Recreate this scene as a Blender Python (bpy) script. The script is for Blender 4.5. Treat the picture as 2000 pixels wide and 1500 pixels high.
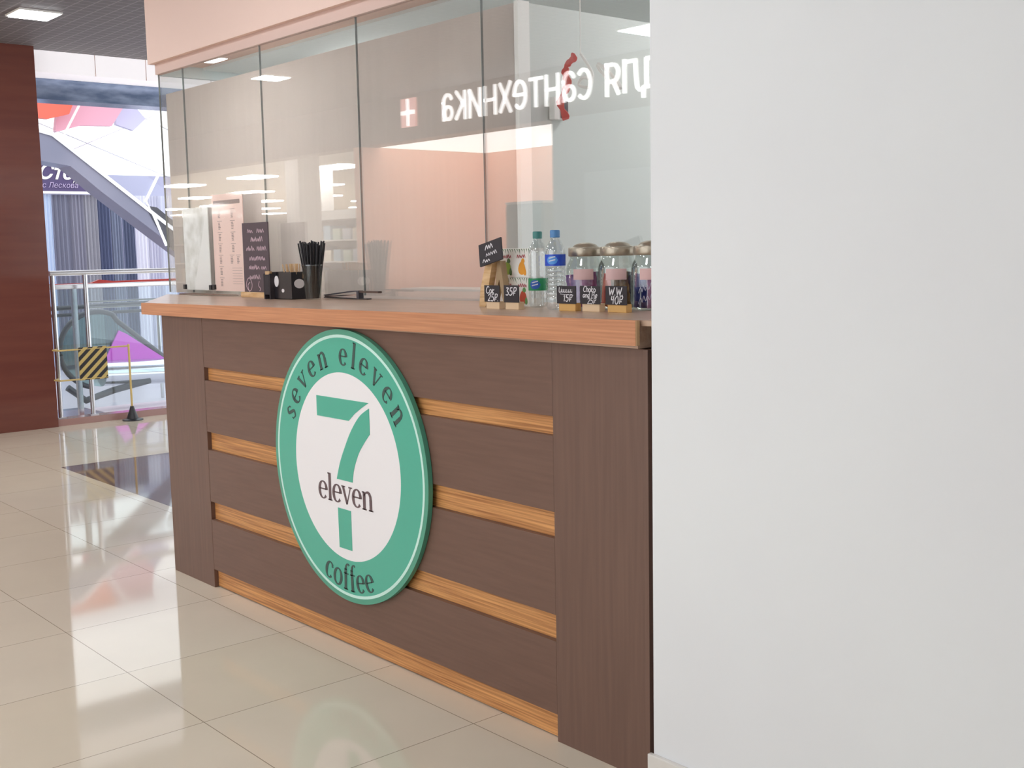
import bpy, bmesh, math, random
from mathutils import Vector, Matrix
random.seed(7)
S = bpy.context.scene
for o in list(bpy.data.objects): bpy.data.objects.remove(o)
COL = S.collection
PI = math.pi

# ---------------------------------------------------------------- camera
YAW, PIT, ROL, F = 8.58596987e-01, 1.16791291e-01, -1.99583508e-02, 2257.05
fw = Vector((-math.sin(YAW)*math.cos(PIT), math.cos(YAW)*math.cos(PIT), -math.sin(PIT)))
rt = fw.cross(Vector((0, 0, 1))).normalized()
up = rt.cross(fw)
c_, s_ = math.cos(ROL), math.sin(ROL)
r2 = c_*rt + s_*up
u2 = -s_*rt + c_*up
cam = bpy.data.cameras.new('camera')
cam.sensor_width = 36
cam.lens = F/2000*36
cam.clip_end = 200
co = bpy.data.objects.new('camera', cam)
M = Matrix((( r2.x, u2.x, -fw.x, 0), (r2.y, u2.y, -fw.y, 0), (r2.z, u2.z, -fw.z, 1.38), (0, 0, 0, 1)))
co.matrix_world = M
COL.objects.link(co)
S.camera = co

# ---------------------------------------------------------------- world, colour
W = bpy.data.worlds.new('daylight')
S.world = W
W.use_nodes = True
bg = W.node_tree.nodes['Background']
bg.inputs[0].default_value = (0.93, 0.96, 1.0, 1)
bg.inputs[1].default_value = 1.7
S.view_settings.view_transform = 'Standard'
S.view_settings.look = 'None'
S.view_settings.gamma = 1
S.view_settings.use_curve_mapping = False
S.view_settings.exposure = 0.3
LAMP = 24.0      # hall ceiling light emission
STORE_LAMP = 22.0
KIOSK_FILL = 34.0  # unseen fill lights added in and above the kiosk
REFL = 0.14     # share of light each face of a pane mirrors

# ---------------------------------------------------------------- materials
def lin(c):
    return tuple(((v/255)/12.92 if v/255 <= .04045 else ((v/255+.055)/1.055)**2.4) for v in c)
def mat(name, col, rough=.5, metal=0, spec=.5, emit=None, es=0, srgb=True):
    m = bpy.data.materials.new(name)
    m.use_nodes = True
    b = m.node_tree.nodes['Principled BSDF']
    if srgb: col = lin(col)
    b.inputs['Base Color'].default_value = (*col, 1)
    b.inputs['Roughness'].default_value = rough
    b.inputs['Metallic'].default_value = metal
    b.inputs['Specular IOR Level'].default_value = spec
    if emit is not None:
        b.inputs['Emission Color'].default_value = (*emit, 1)
        b.inputs['Emission Strength'].default_value = es
    return m
def N(m, t, **kw):
    n = m.node_tree.nodes.new(t)
    for k, v in kw.items(): setattr(n, k, v)
    return n
def L(m, a, b): m.node_tree.links.new(a, b)
def noisy(m, c1, c2, scale=(1, 1, 1), nscale=5, detail=4, bump=0, lo=.35, hi=.65):
    """stretched object-space noise between two colours"""
    tc = N(m, 'ShaderNodeTexCoord'); mp = N(m, 'ShaderNodeMapping')
    mp.inputs['Scale'].default_value = scale
    nz = N(m, 'ShaderNodeTexNoise'); nz.inputs['Scale'].default_value = nscale; nz.inputs['Detail'].default_value = detail
    rp = N(m, 'ShaderNodeValToRGB')
    rp.color_ramp.elements[0].position = lo; rp.color_ramp.elements[1].position = hi
    rp.color_ramp.elements[0].color = (*lin(c1), 1); rp.color_ramp.elements[1].color = (*lin(c2), 1)
    L(m, tc.outputs['Object'], mp.inputs[0]); L(m, mp.outputs[0], nz.inputs['Vector'])
    L(m, nz.outputs['Fac'], rp.inputs[0])
    b = m.node_tree.nodes['Principled BSDF']
    L(m, rp.outputs[0], b.inputs['Base Color'])
    if bump:
        bp = N(m, 'ShaderNodeBump'); bp.inputs['Strength'].default_value = bump; bp.inputs['Distance'].default_value = .002
        L(m, nz.outputs['Fac'], bp.inputs['Height']); L(m, bp.outputs[0], b.inputs['Normal'])
    return m
def pane_glass(name, tint=(.985, .99, .985), refl=REFL, rough=0.0):
    m = bpy.data.materials.new(name); m.use_nodes = True
    nt = m.node_tree; nt.nodes.clear()
    out = N(m, 'ShaderNodeOutputMaterial'); mx = N(m, 'ShaderNodeMixShader')
    tr = N(m, 'ShaderNodeBsdfTransparent'); gl = N(m, 'ShaderNodeBsdfGlossy')
    tr.inputs[0].default_value = (*tint, 1); gl.inputs['Roughness'].default_value = rough
    gl.inputs[0].default_value = (1, 1, 1, 1)
    mx.inputs[0].default_value = refl
    L(m, tr.outputs[0], mx.inputs[1]); L(m, gl.outputs[0], mx.inputs[2]); L(m, mx.outputs[0], out.inputs[0])
    return m

m_brown = noisy(mat('dark_brown_laminate', (128, 96, 84), .42), (109, 80, 67), (116, 86, 73), (.8, .8, 14), 6, 5)
m_brownv = noisy(mat('dark_brown_laminate_vertical', (128, 96, 84), .42), (108, 80, 68), (116, 87, 74), (14, 14, .6), 5, 5)
m_oak = noisy(mat('orange_zebrano', (205, 140, 88), .4), (160, 100, 54), (226, 164, 102), (.7, 8, 42), 5, 6, .15, .3, .68)
m_oakf = noisy(mat('orange_edge_wood', (200, 135, 95), .4), (184, 122, 86), (210, 148, 108), (.7, 8, 40), 5, 6, .1, .3, .7)
m_top = noisy(mat('worktop_tan', (170, 135, 112), .28), (174, 142, 120), (194, 164, 142), (.8, 14, 14), 5, 5)
m_green = mat('sign_green', (84, 178, 152), .35)
m_white = mat('sign_white', (243, 238, 238), .4)
m_ringw = mat('sign_ring', (205, 238, 226), .4)
m_dkgreen = mat('sign_rim', (86, 160, 134), .4)
m_letter = mat('sign_letter_grey', (62, 84, 78), .5)
m_letter2 = mat('sign_letter_brown', (104, 84, 86), .5)
m_wall = noisy(mat('white_paint', (240, 240, 240), .6), (232, 232, 233), (236, 237, 237), (1, 1, 1), 1.2, 2)
m_base = mat('baseboard_tile', (226, 220, 213), .25)
m_header = mat('pink_beige_paint', (234, 204, 190), .6)
m_band = mat('pink_beige_trim', (212, 182, 170), .5)
m_panel = noisy(mat('beige_panel', (226, 214, 204), .7), (224, 214, 207), (230, 220, 213), (9, 1, .3), 4, 3)
nt_ = m_panel.node_tree; pb_ = nt_.nodes['Principled BSDF']; tl_ = N(m_panel, 'ShaderNodeBsdfTranslucent'); mx_ = N(m_panel, 'ShaderNodeMixShader')
mx_.inputs[0].default_value = .45; tl_.inputs[0].default_value = (*lin((234, 226, 222)), 1)
L(m_panel, pb_.outputs[0], mx_.inputs[1]); L(m_panel, tl_.outputs[0], mx_.inputs[2]); L(m_panel, mx_.outputs[0], nt_.nodes['Material Output'].inputs[0])
m_pgreen = mat('pale_green_partition', (211, 215, 211), .6)
m_kceil = mat('kiosk_ceiling', (232, 244, 246), .6)
m_col = noisy(mat('red_brown_laminate', (112, 62, 54), .08), (110, 64, 56), (118, 70, 60), (.5, .5, 5), 3, 5)
m_metal = mat('brushed_steel', (200, 200, 205), .25, 1)
m_steelw = mat('satin_steel', (232, 232, 236), .22, .6)
m_red = mat('red_band', (205, 60, 52), .4)
m_black = mat('black_plastic', (38, 36, 40), .35)
m_dkgrey = mat('dark_grey', (70, 70, 78), .4)
m_glass = pane_glass('shop_glass')
m_bglass = pane_glass('balustrade_glass', (.86, .92, .93), .05)
m_eglass = pane_glass('escalator_glass', (.55, .68, .68), .06)
m_clear = pane_glass('clear_plastic', (.93, .95, .95), .07, .03)
m_jar = pane_glass('jar_glass', (.9, .92, .91), .07, .02)
m_acr = pane_glass('acrylic', (.98, .985, .985), .03, .05)
m_joint = mat('glass_joint', (122, 130, 130), .3)
m_chalk = mat('chalkboard', (52, 46, 50), .7)
m_chalkw = mat('chalk', (238, 234, 236), .8)
m_chalkp = mat('chalk_pink', (218, 190, 200), .8)
m_pine = noisy(mat('pine', (222, 184, 136), .55), (206, 162, 110), (232, 198, 152), (2, 2, 14), 6, 4)
m_paper = mat('white_paper', (246, 244, 240), .6)
m_pinkp = mat('pink_paper', (248, 216, 204), .6)
m_print = mat('grey_print', (150, 128, 124), .6)
m_kraft = mat('kraft_paper', (206, 170, 128), .7)

def emis(name, col, st):
    m = mat(name, (255, 255, 255), .5, emit=col, es=st)
    return m
m_lamp = emis('lamp_diffuser', (.93, .97, 1.0), LAMP)
m_slamp = emis('store_lamp_diffuser', (1, .98, .95), STORE_LAMP)
m_ceilglow = emis('ceiling_added_glow', (1, .97, .95), 1.9)
m_kfill = emis('kiosk_fill', (.95, 1, 1), KIOSK_FILL)
m_signlit = emis('lit_letters', (1, 1, 1), 2.0)
m_signred = emis('lit_red', (.95, .25, .2), .8)
m_led = emis('led_line', (.9, .93, 1), 1.3)

def tile_floor():
    m = mat('cream_floor_tile', (206, 194, 176), .05, spec=.42)
    tc = N(m, 'ShaderNodeTexCoord'); mp = N(m, 'ShaderNodeMapping')
    mp.inputs['Location'].default_value = (2.544, -1.446, 0)
    br = N(m, 'ShaderNodeTexBrick'); br.offset = 0; br.squash = 1
    br.inputs['Scale'].default_value = 1
    br.inputs['Mortar Size'].default_value = .0016
    br.inputs['Mortar Smooth'].default_value = .2
    br.inputs['Brick Width'].default_value = .562
    br.inputs['Row Height'].default_value = .575
    br.inputs['Color1'].default_value = (*lin((228, 213, 191)), 1)
    br.inputs['Color2'].default_value = (*lin((231, 217, 197)), 1)
    br.inputs['Mortar'].default_value = (*lin((158, 142, 122)), 1)
    nz = N(m, 'ShaderNodeTexNoise'); nz.inputs['Scale'].default_value = 3; nz.inputs['Detail'].default_value = 5
    mx = N(m, 'ShaderNodeMix', data_type='RGBA', blend_type='MULTIPLY')
    mx.inputs[0].default_value = .12
    b = m.node_tree.nodes['Principled BSDF']
    L(m, tc.outputs['Object'], mp.inputs[0]); L(m, mp.outputs[0], br.inputs['Vector']); L(m, tc.outputs['Object'], nz.inputs['Vector'])
    L(m, br.outputs['Color'], mx.inputs[6]); L(m, nz.outputs['Fac'], mx.inputs[7]); L(m, mx.outputs[2], b.inputs['Base Color'])
    bp = N(m, 'ShaderNodeBump'); bp.inputs['Strength'].default_value = .3; bp.inputs['Distance'].default_value = .001; bp.invert = True
    L(m, br.outputs['Fac'], bp.inputs['Height']); L(m, bp.outputs[0], b.inputs['Normal'])
    return m
m_floor = tile_floor()
m_dfloor = noisy(mat('dark_floor_tile', (104, 84, 80), .05), (116, 92, 88), (132, 106, 100), (1, 1, 1), 4, 6)
def grid_ceiling():
    m = mat('grid_ceiling', (120, 118, 120), .6)
    tc = N(m, 'ShaderNodeTexCoord')
    br = N(m, 'ShaderNodeTexBrick'); br.offset = 0
    br.inputs['Scale'].default_value = 1; br.inputs['Mortar Size'].default_value = .006; br.inputs['Mortar Smooth'].default_value = .3
    br.inputs['Brick Width'].default_value = .1; br.inputs['Row Height'].default_value = .1
    br.inputs['Color1'].default_value = (*lin((112, 108, 110)), 1); br.inputs['Color2'].default_value = (*lin((112, 108, 110)), 1)
    br.inputs['Mortar'].default_value = (*lin((146, 140, 142)), 1)
    L(m, tc.outputs['Object'], br.inputs['Vector'])
    L(m, br.outputs['Color'], m.node_tree.nodes['Principled BSDF'].inputs['Base Color'])
    return m
m_ceil = grid_ceiling()

# ---------------------------------------------------------------- helpers
def link(o, parent=None):
    COL.objects.link(o)
    if parent is not None: o.parent = parent
    return o
def obj(name, bm, m, parent=None, smooth=False):
    me = bpy.data.meshes.new(name)
    bmesh.ops.recalc_face_normals(bm, faces=bm.faces)
    bm.to_mesh(me); bm.free()
    for mm in (m if isinstance(m, (list, tuple)) else [m]): me.materials.append(mm)
    if smooth:
        for p in me.polygons: p.use_smooth = True
        try: me.set_sharp_from_angle(angle=math.radians(38))
        except Exception: pass
    o = bpy.data.objects.new(name, me)
    return link(o, parent)
def thing(name, label, cat, loc=(0, 0, 0), rz=0, group=None):
    o = bpy.data.objects.new(name, None)
    o.empty_display_size = .05
    COL.objects.link(o); o.location = loc; o.rotation_euler = (0, 0, rz)
    o['label'] = label; o['category'] = cat
    if group: o['group'] = group
    return o
def tag(o, label, cat, group=None):
    o['label'] = label; o['category'] = cat
    if group: o['group'] = group
    return o
def struct(name, bm, m, label=None):
    o = obj(name, bm, m)
    o['kind'] = 'structure'
    if label: o['label'] = label
    return o
def box(bm, x0, x1, y0, y1, z0, z1, bev=0, mi=0):
    vs = [bm.verts.new(p) for p in ((x0, y0, z0), (x1, y0, z0), (x1, y1, z0), (x0, y1, z0), (x0, y0, z1), (x1, y0, z1), (x1, y1, z1), (x0, y1, z1))]
    fs = [bm.faces.new([vs[i] for i in f]) for f in ((0, 3, 2, 1), (4, 5, 6, 7), (0, 1, 5, 4), (1, 2, 6, 5), (2, 3, 7, 6), (3, 0, 4, 7))]
    for f in fs: f.material_index = mi
    if bev:
        es = list({e for f in fs for e in f.edges})
        bmesh.ops.bevel(bm, geom=es, offset=bev, segments=2, affect='EDGES', profile=.6)
    return bm
def B(*a, **k): return box(bmesh.new(), *a, **k)
def prism(bm, pts, axis, a, b):
    """polygon in the two other axes, extruded from a to b along axis"""
    def mk(p, v):
        return {0: (v, p[0], p[1]), 1: (p[0], v, p[1]), 2: (p[0], p[1], v)}[axis]
    lo = [bm.verts.new(mk(p, a)) for p in pts]; hi = [bm.verts.new(mk(p, b)) for p in pts]
    bm.faces.new(lo[::-1]); bm.faces.new(hi)
    n = len(pts)
    for i in range(n):
        bm.faces.new((lo[i], lo[(i+1) % n], hi[(i+1) % n], hi[i]))
    return bm
def lathe(bm, prof, n=24, c=(0, 0, 0), cap=True):
    rings = []
    for r, z in prof:
        if r < 1e-6: rings.append([bm.verts.new((c[0], c[1], c[2]+z))])
        else: rings.append([bm.verts.new((c[0]+r*math.cos(2*PI*i/n), c[1]+r*math.sin(2*PI*i/n), c[2]+z)) for i in range(n)])
    for a, b in zip(rings, rings[1:]):
        for i in range(n):
            j = (i+1) % n
            if len(a) == 1 and len(b) == 1: continue
            if len(a) == 1: bm.faces.new((a[0], b[j], b[i]))
            elif len(b) == 1: bm.faces.new((a[i], a[j], b[0]))
            else: bm.faces.new((a[i], a[j], b[j], b[i]))
    if cap:
        for rg in (rings[0], rings[-1]):
            if len(rg) > 2:
                try: bm.faces.new(rg)
                except ValueError: pass
    return bm
def tube(bm, pts, r, n=10, closed=False):
    pts = [Vector(p) for p in pts]; rings = []
    m = len(pts)
    for i, p in enumerate(pts):
        if closed: d = pts[(i+1) % m]-pts[i-1]
        else: d = pts[min(i+1, m-1)]-pts[max(i-1, 0)]
        d.normalize()
        a = d.cross(Vector((0, 0, 1)))
        if a.length < 1e-3: a = d.cross(Vector((1, 0, 0)))
        a.normalize(); b = d.cross(a)
        rings.append([bm.verts.new(p+r*(a*math.cos(2*PI*k/n)+b*math.sin(2*PI*k/n))) for k in range(n)])
    rr = list(zip(rings, rings[1:]))
    if closed: rr.append((rings[-1], rings[0]))
    for a, b in rr:
        for k in range(n):
            bm.faces.new((a[k], a[(k+1) % n], b[(k+1) % n], b[k]))
    if not closed:
        bm.faces.new(rings[0][::-1]); bm.faces.new(rings[-1])
    return bm
def catmull(pts, k=6):
    if len(pts) < 3: return [tuple(p) for p in pts]
    out = []; n = len(pts)
    for i in range(n-1):
        p0 = pts[max(i-1, 0)]; p1 = pts[i]; p2 = pts[i+1]; p3 = pts[min(i+2, n-1)]
        for j in range(k):
            t = j/k
            out.append(tuple(.5*((2*b)+(-a+c)*t+(2*a-5*b+4*c-d)*t*t+(-a+3*b-3*c+d)*t**3) for a, b, c, d in zip(p0, p1, p2, p3)))
    out.append(tuple(pts[-1]))
    return out
def ribbon(bm, pts, T, th):
    """pts: (x, y, width) in glyph space; T(x, y, d) maps to 3D; th = thickness. One solid strip."""
    n = len(pts); L_, R_ = [], []
    for i, (x, y, w) in enumerate(pts):
        a = pts[max(i-1, 0)]; b = pts[min(i+1, n-1)]
        dx, dy = b[0]-a[0], b[1]-a[1]; l = math.hypot(dx, dy) or 1
        nx, ny = -dy/l, dx/l
        L_.append((x+nx*w/2, y+ny*w/2)); R_.append((x-nx*w/2, y-ny*w/2))
    f1 = [bm.verts.new(T(*p, th)) for p in L_]; f2 = [bm.verts.new(T(*p, th)) for p in R_]
    b1 = [bm.verts.new(T(*p, 0)) for p in L_]; b2 = [bm.verts.new(T(*p, 0)) for p in R_]
    for i in range(n-1):
        bm.faces.new((f1[i], f1[i+1], f2[i+1], f2[i])); bm.faces.new((b1[i+1], b1[i], b2[i], b2[i+1]))
        bm.faces.new((f1[i+1], f1[i], b1[i], b1[i+1])); bm.faces.new((f2[i], f2[i+1], b2[i+1], b2[i]))
    bm.faces.new((f1[0], f2[0], b2[0], b1[0])); bm.faces.new((f2[-1], f1[-1], b1[-1], b2[-1]))

# serif letters drawn as strokes of changing width: (advance, [strokes])
TK, TN = .235, .07
def arc(cx, cy, rx, ry, a0, a1, k=18, thin=TN, thick=TK, flip=0):
    o = []
    for i in range(k+1):
        a = math.radians(a0+(a1-a0)*i/k)
        o.append((cx+rx*math.cos(a), cy+ry*math.sin(a), thin+(thick-thin)*abs(math.cos(a+flip))**1.6))
    return o
def stem(x, y0, y1, w=TK): return [(x, y0, w), (x, y1, w)]
def bar(x0, x1, y, w=TN): return [(x0, y, w), (x1, y, w)]
SER = {
 's': (.72, [[(p[0], p[1], w) for p, w in zip(catmull([(.56, .80), (.34, .97), (.12, .78), (.33, .54), (.57, .28), (.34, .03), (.08, .2)], 5), [TN+.13*math.sin(PI*i/30)**2 for i in range(31)])], [(.57, .86, .04), (.57, .68, .05)], [(.075, .32, .05), (.075, .12, .04)]]),
 'e': (.86, [arc(.43, .5, .33, .47, 2, 318, 26), bar(.12, .74, .55, .07)]),
 'v': (.94, [[(.14, .96, .19), (.47, .04, .16)], [(.80, .96, .07), (.47, .04, .08)], bar(.0, .32, .97), bar(.64, .95, .97)]),
 'n': (1.02, [stem(.22, 0, .95), stem(.78, 0, .6), [(.22, .72, .05), (.3, .86, .07), (.42, .95, .11), (.56, .97, .14), (.68, .9, .18), (.76, .76, .2), (.78, .58, .2)], bar(.04, .4, .03), bar(.6, .97, .03), bar(.05, .22, .94, .07)]),
 'l': (.46, [stem(.23, 0, 1.52), bar(.05, .42, .03), bar(.05, .23, 1.49, .07)]),
 'c': (.80, [arc(.43, .5, .33, .47, 42, 320, 24), [(.66, .8, .16), (.68, .74, .14)]]),
 'o': (.94, [arc(.46, .5, .36, .47, 0, 360, 30)]),
 'f': (.58, [stem(.25, 0, 1.2), [(.25, 1.15, .2), (.29, 1.34, .16), (.4, 1.48, .1), (.54, 1.5, .08), (.6, 1.42, .12)], bar(.05, .47, .03), bar(.06, .52, .93, .07)]),
}
# handwriting: single-stroke letters
HW = {
 'С': (.8, [[(.7, .85), (.4, 1), (.1, .6), (.15, .2), (.45, 0), (.7, .15)]]),
 'о': (.6, [[(.3, .6), (.08, .4), (.15, .08), (.4, .02), (.52, .3), (.3, .6)]]),
 'к': (.6, [[(.1, .65), (.1, 0)], [(.5, .6), (.14, .3), (.5, 0)]]),
 '1': (.5, [[(.1, .7), (.35, 1)], [(.35, 1), (.25, 0)]]),
 '2': (.7, [[(.1, .75), (.3, 1), (.58, .8), (.35, .35), (.05, .02)], [(.05, .02), (.62, .05)]]),
 '3': (.7, [[(.1, .95), (.55, .92), (.28, .58), (.58, .35), (.4, .02), (.05, .1)]]),
 '5': (.7, [[(.6, 1), (.2, .98)], [(.2, .98), (.15, .55)], [(.15, .55), (.5, .55), (.55, .2), (.3, 0), (.05, .1)]]),
 '4': (.7, [[(.15, 1), (.08, .5)], [(.08, .5), (.6, .5)], [(.5, 1), (.42, 0)]]),
 '0': (.7, [[(.35, 1), (.08, .6), (.15, .1), (.4, 0), (.6, .4), (.5, .9), (.35, 1)]]),
 'P': (.65, [[(.15, 0), (.2, 1)], [(.2, 1), (.6, .95), (.55, .55), (.17, .5)]]),
 '₽': (.7, [[(.15, 0), (.22, 1)], [(.2, 1), (.62, .95), (.58, .6), (.18, .5)], [(.02, .28), (.5, .3)]]),
 'W': (1.0, [[(.05, 1), (.25, 0)], [(.25, 0), (.5, .75)], [(.5, .75), (.7, 0)], [(.7, 0), (.95, 1)]]),
 '.': (.3, [[(.1, .0), (.16, .06)]]),
 'C': (.7, [[(.6, .85), (.35, 1), (.08, .6), (.12, .2), (.38, 0), (.6, .15)]]),
 'h': (.6, [[(.1, 1), (.1, 0)], [(.1, .4), (.35, .6), (.48, .4), (.46, 0)]]),
 'o': (.6, [[(.3, .6), (.08, .4), (.15, .08), (.4, .02), (.52, .3), (.3, .6)]]),
 'k': (.6, [[(.1, 1), (.1, 0)], [(.5, .6), (.14, .3), (.5, 0)]]),
 'a': (.6, [[(.5, .55), (.2, .6), (.08, .3), (.2, .03), (.48, .3)], [(.5, .6), (.52, 0)]]),
 'n': (.6, [[(.1, .6), (.1, 0)], [(.1, .4), (.35, .6), (.48, .4), (.46, 0)]]),
 'd': (.6, [[(.5, .5), (.2, .6), (.08, .3), (.2, .03), (.48, .3)], [(.52, 1), (.5, 0)]]),
 'i': (.3, [[(.12, .6), (.12, 0)], [(.12, .85), (.14, .9)]]),
 'e': (.6, [[(.1, .3), (.5, .35), (.35, .62), (.1, .4), (.15, .05), (.5, .1)]]),
 'u': (.6, [[(.08, .6), (.12, .08), (.4, .1), (.46, .6)], [(.46, .6), (.5, 0)]]),
 'U': (.8, [[(.05, 1), (.1, .15), (.4, 0), (.65, .3), (.68, 1)], [(.68, 1), (.72, 0)]]),
 ' ': (.45, []),
}
def hand(bm, text, T, size, w=.1, sp=1.0, slant=.12, th=.0006, jig=.02):
    x = 0
    for ch in text:
        adv, st = HW.get(ch, (.5, []))
        for s in st:
            pp = catmull([(a+random.uniform(-jig, jig), b+random.uniform(-jig, jig)) for a, b in s], 4)
            ribbon(bm, [((x+a+slant*b)*size, b*size, w*size) for a, b in pp], T, th)
        x += adv*sp
    return x*size
def hw_width(text, size, sp=1.0): return sum(HW.get(c, (.5,))[0] for c in text)*size*sp
def scribble(bm, w, h, T, lw, th=.0005, dens=1.0):
    """unreadable word of joined loops"""
    n = max(3, int(w/h*1.6*dens)); pts = []
    for i in range(n*2+1):
        pts.append((w*i/(n*2)+random.uniform(-.1, .1)*h, (h if i % 2 else 0)*random.uniform(.55, 1)+random.uniform(-.05, .05)*h))
    ribbon(bm, [(a, b, lw) for a, b in catmull(pts, 3)], T, th)
def front(x, y, z):      # lettering on a face that looks toward -Y
    return lambda u, v, d: (x+u, y-d, z+v)
def font_mesh(text, size, depth, T, bm, bold=0, align='LEFT', shear=0):
    cu = bpy.data.curves.new('lettering', 'FONT'); cu.body = text; cu.size = size; cu.offset = bold
    cu.align_x = align; cu.extrude = depth/2; cu.resolution_u = 3; cu.shear = shear
    o = bpy.data.objects.new('lettering', cu); COL.objects.link(o)
    dg = bpy.context.evaluated_depsgraph_get(); dg.update()
    me = bpy.data.meshes.new_from_object(o.evaluated_get(dg))
    for v in me.vertices: v.co = Vector(T(v.co.x, v.co.y, v.co.z+depth/2))
    bm.from_mesh(me)
    bpy.data.objects.remove(o); bpy.data.curves.remove(cu); bpy.data.meshes.remove(me)
    return bm

def ztop(x): return 1.176+(x+4.9)*.0075

# ---------------------------------------------------------------- structure
struct('floor', B(-9.6, 3.2, -2.0, 2.66, -.2, 0), m_floor)
f2 = B(-9.6, -7.67, 2.66, 7.5, -.2, 0)
struct('floor', f2, m_floor)
struct('floor', B(-7.67, 3.2, 2.66, 7.5, -.2, 0), m_dfloor)
struct('ceiling', B(-9.68, 3.2, -2.0, 7.5, 3.04, 3.3), m_ceil)
struct('ceiling', B(-26, -9.68, -2.0, 2.3, 3.04, 3.3), m_ceil)
struct('floor', B(-26, -9.6, -2.0, 2.3, -.2, 0), m_floor)
# white foreground wall with its end face by the counter
struct('wall_right', B(-1.9, 2.6, 2.092, 2.7, 0, 3.04), m_wall)
bb = B(-1.91, 2.6, 2.078, 2.092, 0, .1, bev=.003)
struct('baseboard_right', bb, m_base)
# red-brown laminate column at the far left
struct('wall_left', B(-10.2, -9.53, 1.9, 3.31, 0, 3.04), m_col)
GY = 2.75
# header above the glazing
struct('wall_header', B(-6.085, -1.5, 2.71, 3.0, 2.40, 3.04), m_header)
struct('trim_1', B(-6.05, -1.5, 2.735, 2.765, 2.344, 2.40), m_band)
struct('trim_2', B(-6.06, -6.03, 2.765, 4.6, 2.34, 2.40), m_kceil)
struct('wall_knee', B(-6.04, -4.73, 2.69, 2.80, 0, 1.12), m_brown)
# glazing panes
xs = [-6.05, -5.76, -4.946, -4.134, -3.318, -2.49, -1.88]
for i in range(6):
    a, b = xs[i]+.0025, xs[i+1]-.0025
    w = struct('window_%d' % (i+1), B(a, b, GY, GY+.008, ztop(a)+.012, 2.344), m_glass)
for i, x in enumerate(xs[:-1]):
    struct('trim_%d' % (i+3), B(x-.0012, x+.0012, GY-.0005, GY+.0085, ztop(x)+.012, 2.344), m_joint)
struct('window_7', B(-6.05, -6.042, GY+.012, 4.6, 1.176, 2.34), m_glass)
struct('wall_side', B(-6.04, -6.0, 2.80, 4.6, 0, 1.17), m_brown)
# light board standing behind the glass, and the kiosk room
struct('wall_panel', B(-6.03, -3.171, 2.78, 2.82, 1.176, 2.243), m_panel)
struct('wall_partition', B(-3.20, -3.171, 2.83, 4.9, 0, 2.25), m_pgreen)
struct('trim_9', B(-3.171, -3.15, 2.78, 2.835, 1.18, 2.25), m_paper)
struct('wall_kiosk', B(-6.0, -1.2, 4.9, 5.0, 0, 2.38), m_pgreen)
struct('ceiling_kiosk', B(-6.02, -3.2, 3.0, 4.9, 2.385, 2.42), m_kceil)

# opposite side of the passage (seen in the glass)
OY = -2.0
struct('wall_fascia', B(-24, -5.6, OY-.25, OY, 2.565, 3.04), noisy(mat('fascia_brown', (128, 112, 104), .5), (122, 106, 99), (134, 118, 110), (1, 1, 1), 1.5, 2))
struct('wall_opposite', B(-8.05, -5.6, OY-.2, OY, 0, 2.565), mat('grey_render', (172, 172, 170), .6))
struct('wall_opposite', B(-.7, 3.2, OY-.2, OY, 0, 3.04), m_wall)  # unseen wall added behind the camera to darken the right side
struct('wall_end_unseen', B(3.2, 3.3, -2.2, 2.7, 0, 3.04), m_wall)  # unseen end wall added to cut light on the right wall
struct('door_1', B(-7.6, -6.75, OY, OY+.03, 0, 2.05, bev=.004), mat('grey_door', (186, 188, 188), .5))
struct('wall_shop_back', B(-11.28, -7.6, -4.0, -3.86, 0, 2.565), mat('salmon_paint', (252, 200, 174), .6))
struct('wall_shop_side', B(-11.4, -11.28, -3.86, OY, 0, 2.565), mat('salmon_paint_side', (252, 200, 174), .6))
struct('wall_shop_end', B(-7.7, -7.6, -3.86, OY-.2, 0, 2.565), mat('salmon_paint_end', (252, 200, 174), .6))
struct('floor_shop', B(-62, -7.6, -26, OY, -.2, -.001), m_floor)
struct('ceiling_shop', B(-11.4, -7.6, -4.0, OY-.25, 2.62, 2.75), m_wall)
t = thing('ceiling_light', 'white ceiling of the salmon-walled shop with an added glow, reflected in the glass', 'ceiling light', (-9.5, -3.0, 2.6))
obj('diffuser', B(-1.75, 1.78, -.84, .73, -.035, 0), m_ceilglow, t)  # the shop's white ceiling, given an added glow to look bright
obj('frame', B(-1.77, 1.80, -.85, .74, 0, .02), m_paper, t)
struct('ceiling_store', B(-62, -11.4, -26, OY-.25, 2.98, 3.1), mat('store_ceiling', (236, 234, 230), .6))
struct('wall_store_back', B(-62, -11.3, -26.2, -26, 0, 3), mat('store_wall', (240, 238, 234), .6))
struct('wall_store_end', B(-62.2, -62, -26, OY, 0, 3), mat('store_wall_end', (240, 238, 234), .6))
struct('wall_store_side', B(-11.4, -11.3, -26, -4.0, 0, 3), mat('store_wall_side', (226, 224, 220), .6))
struct('trim_10', B(-24, -17.4, OY-.12, OY-.02, 0, 2.565), m_panel)
for i, (x, y) in enumerate([(-19.5, -6.5), (-16.4, -4.3)]):
    struct('trim_%d' % (11+i), B(x-.2, x+.2, y-.2, y+.2, 0, 2.98), mat('pillar_grey', (200, 198, 194), .6))

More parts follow.
